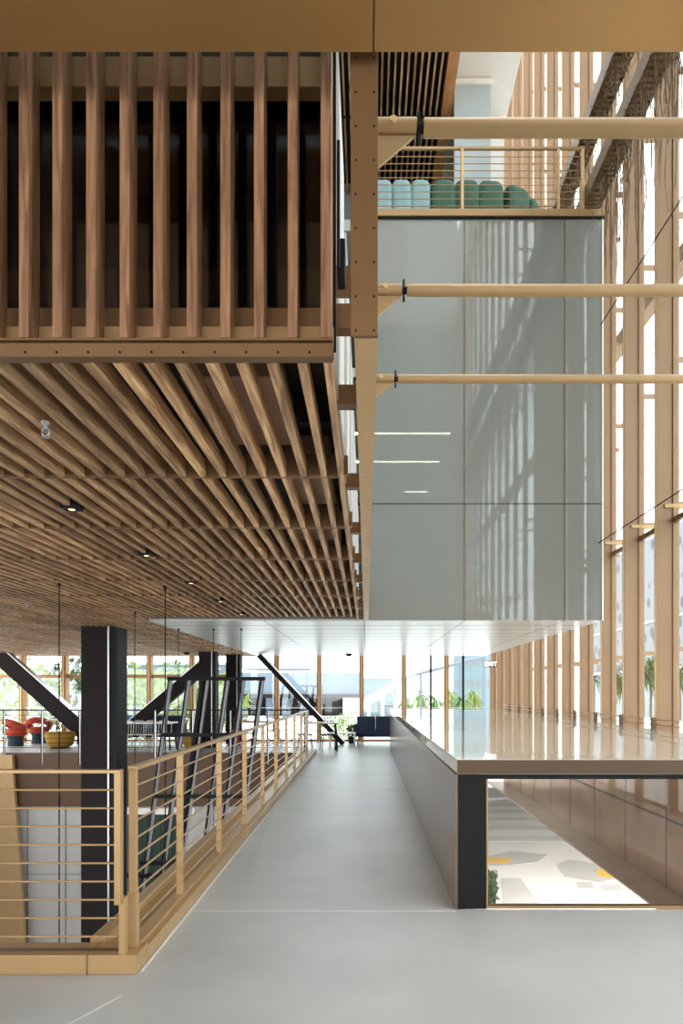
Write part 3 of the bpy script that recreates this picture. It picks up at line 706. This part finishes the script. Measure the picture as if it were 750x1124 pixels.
# red hydrant-like fixtures are not present; low brackets by the curtain wall
for k in range(4):
    pass
rg = thing('guard_rail', (XW-.1, 12, 1.105), 'thin low guard rail on brackets along the foot of the curtain wall', 'rail')
for z in (1.17, 1.235): q = MB(); q.tube([(XW-.06, 5.2, z), (XW-.06, 18.6, z)], .007, 6); q.build('bar', 'bronze', rg)
for k in range(10):
    y = 7.84+1.12*k; q = MB(); q.box(XW-.07, XW-.02, y-.05, y+.0, 1.105, 1.26); q.build('bracket', 'brown_band', rg)
# exit sign
es = thing('exit_sign', P(539, 729, 18), 'small glowing white exit sign hanging near the far right corner', 'sign')
p = P(539, 729, 18)
q = MB(); q.box(p.x-.17, p.x+.17, 18.0, 18.03, p.z-.08, p.z+.08); q.build('box', 'glass_dim', es)
q = MB(); q.tube([(p.x, 18.015, p.z+.08), (p.x, 18.015, CEIL)], .01, 6); q.build('stem', 'steel', es)
tx = bpy.data.curves.new('lettering', 'FONT'); tx.body = 'EXIT'; tx.size = .16; tx.align_x = 'CENTER'; tx.align_y = 'CENTER'; tx.extrude = .003
tx.materials.append(M['sign'])
tmp = bpy.data.objects.new('lettering', tx); COL.objects.link(tmp)
me = bpy.data.meshes.new_from_object(tmp.evaluated_get(bpy.context.evaluated_depsgraph_get())); bpy.data.objects.remove(tmp)
to = bpy.data.objects.new('lettering', me); COL.objects.link(to); to.parent = es; to.location = (0, -.006, 0); to.rotation_euler = (math.pi/2, 0, 0)

# ================================================================ PLANTERS AND VINES along the curtain wall
def planter(z, x0, x1, y1, lab, vl, dens):
    t = thing('planter', ((x0+x1)/2, 10, z), lab, 'planter')
    q = MB(); q.box(x0, x0+.02, -4, y1, z, z+.25); q.box(x1-.02, x1, -4, y1, z, z+.25)
    y = -4
    while y < y1: q.box(x0, x1, y, y+.035, z, z+.02); y += .10
    q.build('mesh_trough', 'bronze_dark', t)
    q = MB(); q.box(x0+.02, x1-.02, -4, y1, z+.03, z+.2); q.build('soil_mat', 'vine', t)
    for k in range(int((y1-2)/MOD)): yy = 2.24+MOD*k; q = MB(); q.box(x1-.03, XG, yy-.02, yy+.02, z+.08, z+.14); q.build('support_arm', 'bronze', t)
    q = MB(); y = -2.0
    while y < y1:
        for _ in range(dens):
            xx = random.uniform(x0, x1); yy = y+random.uniform(-.05, .05); L = vl*random.uniform(.15, 1)**2 if y < 10.4 or z > 10 else .1*random.random()
            pts = [(xx+random.gauss(0, .015), yy+random.gauss(0, .025), z+.05-L*s/4) for s in range(5)]
            q.tube(pts, random.uniform(.003, .007), 4, False)
        y += .05
    o = q.build('hanging_vines', 'vine', t); o['kind'] = 'stuff'
    q = MB()
    for _ in range(700):
        yy = random.uniform(2, y1); q.leaves((random.uniform(x0, x1), yy, z-vl*.25*random.random()), .05, .05, .12, 2, .03)
    o = q.build('foliage', 'leaf_dry', t); o['kind'] = 'stuff'
planter(10.62, 3.50, 3.79, D-4, 'upper mesh planter with dry hanging vines running along the curtain wall', .55, 4)
planter(9.42, 3.50, 3.79, D-4, 'lower mesh planter with dry hanging vines running along the curtain wall', 1.9, 3)
b = MB(); b.box(4.65, 4.85, -8, D, 7.95, 8.2); tag(b.build('maintenance_beam', 'mullion'), 'tan horizontal beam running outside the glass below the vines', 'beam')

# ================================================================ STREET seen through the glazed opening
def flat(name, m, pts, lab, cat, h=.02, group=None):
    q = MB(); q.prism([(x, y, GZ-.02) for x, y in pts], (0, 0, h)); return tag(q.build(name, m), lab, cat, group)
def G(u, v):
    d = (EYE-GZ)*F/(v-VV); return ((u-VU)*d/F, d)
flat('paving_inlay', 'paving_grey', [G(611, 949), G(625, 943), G(668, 950), G(684, 963), G(660, 968), G(620, 962)], 'grey angular paving inlay in the street, right one', 'paving')
flat('paving_inlay', 'paving_grey', [G(534, 940), G(560, 934), G(602, 938), G(590, 946), G(556, 950), G(534, 950)], 'grey paving inlay behind the yellow bar', 'paving')
flat('paving_inlay', 'paving_grey', [G(550, 964), G(572, 964), G(592, 992), G(552, 992)], 'grey cobbled paving patch low beside the black end post', 'paving')
flat('paving_inlay', 'paving_grey', [G(632, 968), G(650, 968), G(652, 975), G(636, 975)], 'small grey paving square, left of a pair', 'paving', group='small grey paving squares')
flat('paving_inlay', 'paving_grey', [G(660, 971), G(680, 971), G(686, 978), G(664, 978)], 'small grey paving square, right of a pair', 'paving', group='small grey paving squares')
flat('yellow_marking', 'yellow', [G(534, 942), G(560, 942), G(560, 947), G(534, 947)], 'yellow bar painted on the street beside the end post', 'road marking', .03)
flat('yellow_marking', 'yellow', [G(655, 954), G(666, 954), G(676, 964), G(658, 962)], 'yellow patch painted on the grey inlay', 'road marking', .03)
q = MB(); q.prism([(*G(534, 864), GZ), (*G(556, 864), GZ), (*G(566, 877), GZ), (*G(534, 879), GZ)], (0, 0, .16)); tag(q.build('traffic_island', 'asphalt'), 'kerbed traffic island at the far end of the street', 'traffic island')
for k, (v0, v1) in enumerate(((882, 885), (889, 892.5), (897, 901), (906, 911), (917, 923))):
    a = G(534, v0); c = G(534, v1)
    flat('road_stripe', 'asphalt', [(3.9, c[1]), (26, c[1]), (26, a[1]), (3.9, a[1])], 'pale stripe of the street crossing, '+['farthest', 'second farthest', 'middle', 'second nearest', 'nearest'][k]+' of five', 'road marking', .012, 'crossing stripes')
hd = MB()
for _ in range(500):
    g = G(random.uniform(530, 543), random.uniform(966, 992)); hd.leaves((g[0], g[1], GZ+.2), .1, .1, .2, 2, .12)
tag(hd.build('low_hedge', 'leaf_d'), 'dark low hedge beside the cobbled patch, at the end post', 'hedge', kind='stuff')

# ================================================================ OUTDOOR BACKGROUND
# perforated building on the right
b = thing('building', (64, 60, GZ), 'white perforated screen building across the street, seen through the right windows', 'building')
q = MB(); q.box(60, 60.4, 20, 190, 6.5, 34); q.build('perforated_screen', 'perf', b)
q = MB(); q.box(61, 75, 20, 190, GZ, 33); q.build('body', 'tower', b)
q = MB(); q.box(59.6, 61, 20, 190, 5.8, 6.5); q.box(59.6, 61, 20, 190, 16, 16.5); q.build('ledge', 'bright', b)
def palm(x, y, z0, h, lab, cr=3.0, m='leaf', g='palm trees'):
    t = thing('palm_tree', (x, y, z0), lab, 'tree', g)
    q = MB(); q.tube([(0, 0, 0), (.1, 0, h*.5), (0, .1, h)], .24, 8, r1=.16); rel(q.build('trunk', 'bark', t))
    q = MB()
    for k in range(60):
        a = random.uniform(0, 6.283); e = random.uniform(-.9, 1.3); dr = Vector((math.cos(a), math.sin(a), 0)); sd = Vector((-math.sin(a), math.cos(a), 0))
        prev = None
        for s_ in range(7):
            f = s_/6; pt = Vector((0, 0, h))+dr*cr*f*math.cos(e*.6)+Vector((0, 0, cr*(math.sin(e)*f-.75*f*f)))
            wd = .055*cr*math.sin(math.pi*(f*.85+.12))
            cur = (pt+sd*wd-Vector((0,0,.2*wd)), pt, pt-sd*wd-Vector((0,0,.2*wd)))
            if prev: q.add([*prev, *cur], [(0,1,4,3), (1,2,5,4)])
            prev = cur
    o = rel(q.build('fronds', m, t)); return t
k = 0
wd = ['leftmost', 'second', 'third', 'fourth', 'fifth', 'sixth', 'rightmost']
for i, u in enumerate((672, 684, 706, 714, 736, 746, 652)):
    X = 38+i*2; d = X*F/(u-VU)
    palm(X, d, GZ, 9.5+random.uniform(-1.5, 1.5), 'palm tree across the street, right windows, %s' % ['left one in the first wide gap', 'right one in the first wide gap', 'left one in the middle gap', 'right one in the middle gap', 'left one in the rightmost gap', 'right one in the rightmost gap', 'in the narrow gap beside the glazed box'][i], 2.9, 'leaf' if i % 2 else 'leaf_d', 'palms seen through the right windows')
for i, u in enumerate((447, 462, 478, 494, 507, 520)):
    d = 56+4.5*(i%2)*2+i; X = (u-VU)*d/F
    palm(X, d, -1.2, 2.0+(.5 if i % 2 else 0), 'palm tree beyond the far windows, %s of six from the left' % ['first', 'second', 'third', 'fourth', 'fifth', 'sixth'][i], 1.5, 'leaf_y' if i % 2 else 'leaf', 'palms beyond the far windows')
def bush(x, y, z, rx, rz, lab, m='leaf_y', n=700, sz=.16, g='trees beyond the far windows'):
    t = thing('tree', (x, y, z), lab, 'tree', g)
    q = MB(); q.tube([(0, 0, 0), (.05, 0, rz)], .07, 6); rel(q.build('trunk', 'bark', t))
    q = MB(); q.leaves((0, 0, rz*1.1), rx, rx, rz, n, sz); rel(q.build('foliage', m, t))
bush(P(382, 0, 34).x, 34, -1.2, .9, .85, 'loose yellow green shrub behind the navy sofa, outside', 'leaf_y', 420, .1)
bush(P(364, 0, 38).x, 38, -1.2, .9, .7, 'loose low green shrub beyond the end table, outside', 'leaf', 300, .1)
for i, (u, d, rx, rz, m) in enumerate(((20, 36, 2.6, 2.2, 'leaf_y'), (95, 38, 2.4, 2.3, 'leaf_d'), (150, 34, 2.2, 2.0, 'leaf_y'), (195, 40, 2.2, 2.2, 'leaf'), (240, 40, 1.8, 1.9, 'leaf_y'))):
    bush(P(u, 0, d).x, d, -1.2, rx, rz, 'leafy tree outside the far left windows, %s from the left' % ['first', 'second', 'third', 'fourth', 'fifth'][i], m, 520, .26)
# far buildings
b = thing('building', (-20, 90, GZ), 'grey blue flat roofed building beyond the far windows', 'building')
q = MB(); a, c = P(250, 762, 72), P(395, 738, 72); q.box(a.x, c.x, 72, 84, a.z, c.z); q.build('upper_storey', 'grey_blue', b)
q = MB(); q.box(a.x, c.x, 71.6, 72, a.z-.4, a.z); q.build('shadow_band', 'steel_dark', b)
q = MB()
for u in (262, 292, 310, 330): x = P(u, 0, 73).x; q.box(x, x+.8, 73, 74, -1.2, a.z)
q.build('column', 'grey_blue', b)
q = MB(); q.box(a.x+1, c.x-2, 78, 80, -1.2, a.z-.4); q.build('lower_wall', 'steel_dark', b)
q = MB(); q.box(a.x, c.x-6, 80, 90, c.z+.6, c.z+5); q.build('penthouse', 'bright', b)
b = thing('curved_ramp', (0, 66, GZ), 'white sweeping curved ramp rising to the right beyond the far windows', 'ramp')
q = MB(); pa = [(396, 772), (408, 762), (420, 755), (432, 747), (438, 738), (437, 730), (428, 725), (412, 722), (396, 722)]
for i in range(len(pa)-1):
    p0, p1 = P(*pa[i], 66), P(*pa[i+1], 66); q.add([p0, p1, p1+Vector((0, 3, 0)), p0+Vector((0, 3, 0)), p0-Vector((0, 0, .9)), p1-Vector((0, 0, .9)), p1+Vector((0, 3, -.9)), p0+Vector((0, 3, -.9))], [(0,1,2,3), (4,7,6,5), (0,4,5,1), (2,6,7,3)])
q.build('deck', 'bright', b)
q = MB(); 
for u in (405, 420, 434): x = P(u, 0, 67).x; q.tube([(x, 67, -1.2), (x, 67, 1.2)], .2, 8)
q.build('support', 'bright', b)
b = thing('walkway_canopy', (8, 62, GZ), 'thin grey arched canopy line over the palm trees', 'canopy')
q = MB(); q.tube([P(u, v, 63) for u, v in ((440, 746), (455, 741), (470, 737), (485, 733), (500, 729), (515, 725), (531, 722))], .16, 8); q.build('arch', 'grey_blue', b)
for u, v in ((446, 744), (462, 739), (505, 728), (531, 722)):
    p0 = P(u, v, 63); q = MB(); q.tube([p0, (p0.x, 63, -1.2)], .11, 8); q.build('post', 'grey_blue', b)
for u0, u1, v1, d, lab, m in ((498, 540, 690, 110, 'pale glass tower at the right of the far windows', 'tower'), (395, 436, 745, 95, 'low glass fronted building behind the curved ramp', 'tower'), (0, 130, 735, 80, 'pale building behind the trees outside the far left windows', 'bright'), (140, 250, 730, 85, 'grey building behind the trees, right of the tall column', 'grey_blue')):
    x0, x1 = P(u0, 0, d).x, P(u1, 0, d).x; z1 = P(0, v1, d).z
    b = thing('building', ((x0+x1)/2, d, GZ), lab, 'building')
    q = MB(); q.box(x0, x1, d, d+8, GZ, z1); q.build('wall', m, b)
    q = MB(); n = 7
    for r in range(3):
        for i in range(n): xx = x0+(x1-x0)*(i+.25)/n; zz = z1-1.6-(z1-GZ)*.2*r; q.box(xx, xx+(x1-x0)*.5/n, d-.05, d, zz-1.1, zz)
    q.build('window_band', 'duct', b)
    q = MB(); q.box(x0-.2, x1+.2, d-.2, d+8.2, z1, z1+.3); q.build('roof', 'grey', b)
# cars in the street on the right
def car(x, y, rz, m, lab):
    t = thing('car', (x, y, GZ), lab, 'car'); t.rotation_euler.z = rz
    prof = [(-2.2, .35), (-2.2, .85), (-1.9, .95), (-1.4, 1.45), (.5, 1.5), (1.2, 1.0), (2.1, .85), (2.25, .35)]
    q = MB(); q.prism([(a, -.85, c) for a, c in prof], (0, 1.7, 0)); rel(q.build('body', m, t, .05))
    q = MB(); q.prism([(-1.7, -.87, 1.0), (-1.3, -.87, 1.36), (.42, -.87, 1.4), (.95, -.87, 1.0)], (0, 1.74, 0)); rel(q.build('window', 'black', t))
    for a in (-1.35, 1.4):
        for s_ in (-.86, .72): q = MB(); q.tube([(a, s_, .33), (a, s_+.14, .33)], .33, 16); rel(q.build('wheel', 'black', t))
for i, (u, X, m, lab) in enumerate(((676, 52, 'car', 'cyan car across the street, seen through the first wide window gap'), (712, 51, 'car_w', 'white car across the street, seen through the middle window gap'), (746, 52, 'car', 'cyan car across the street, seen in the rightmost window gap'))):
    car(X, X*F/(u-VU), math.pi/2, m, lab)
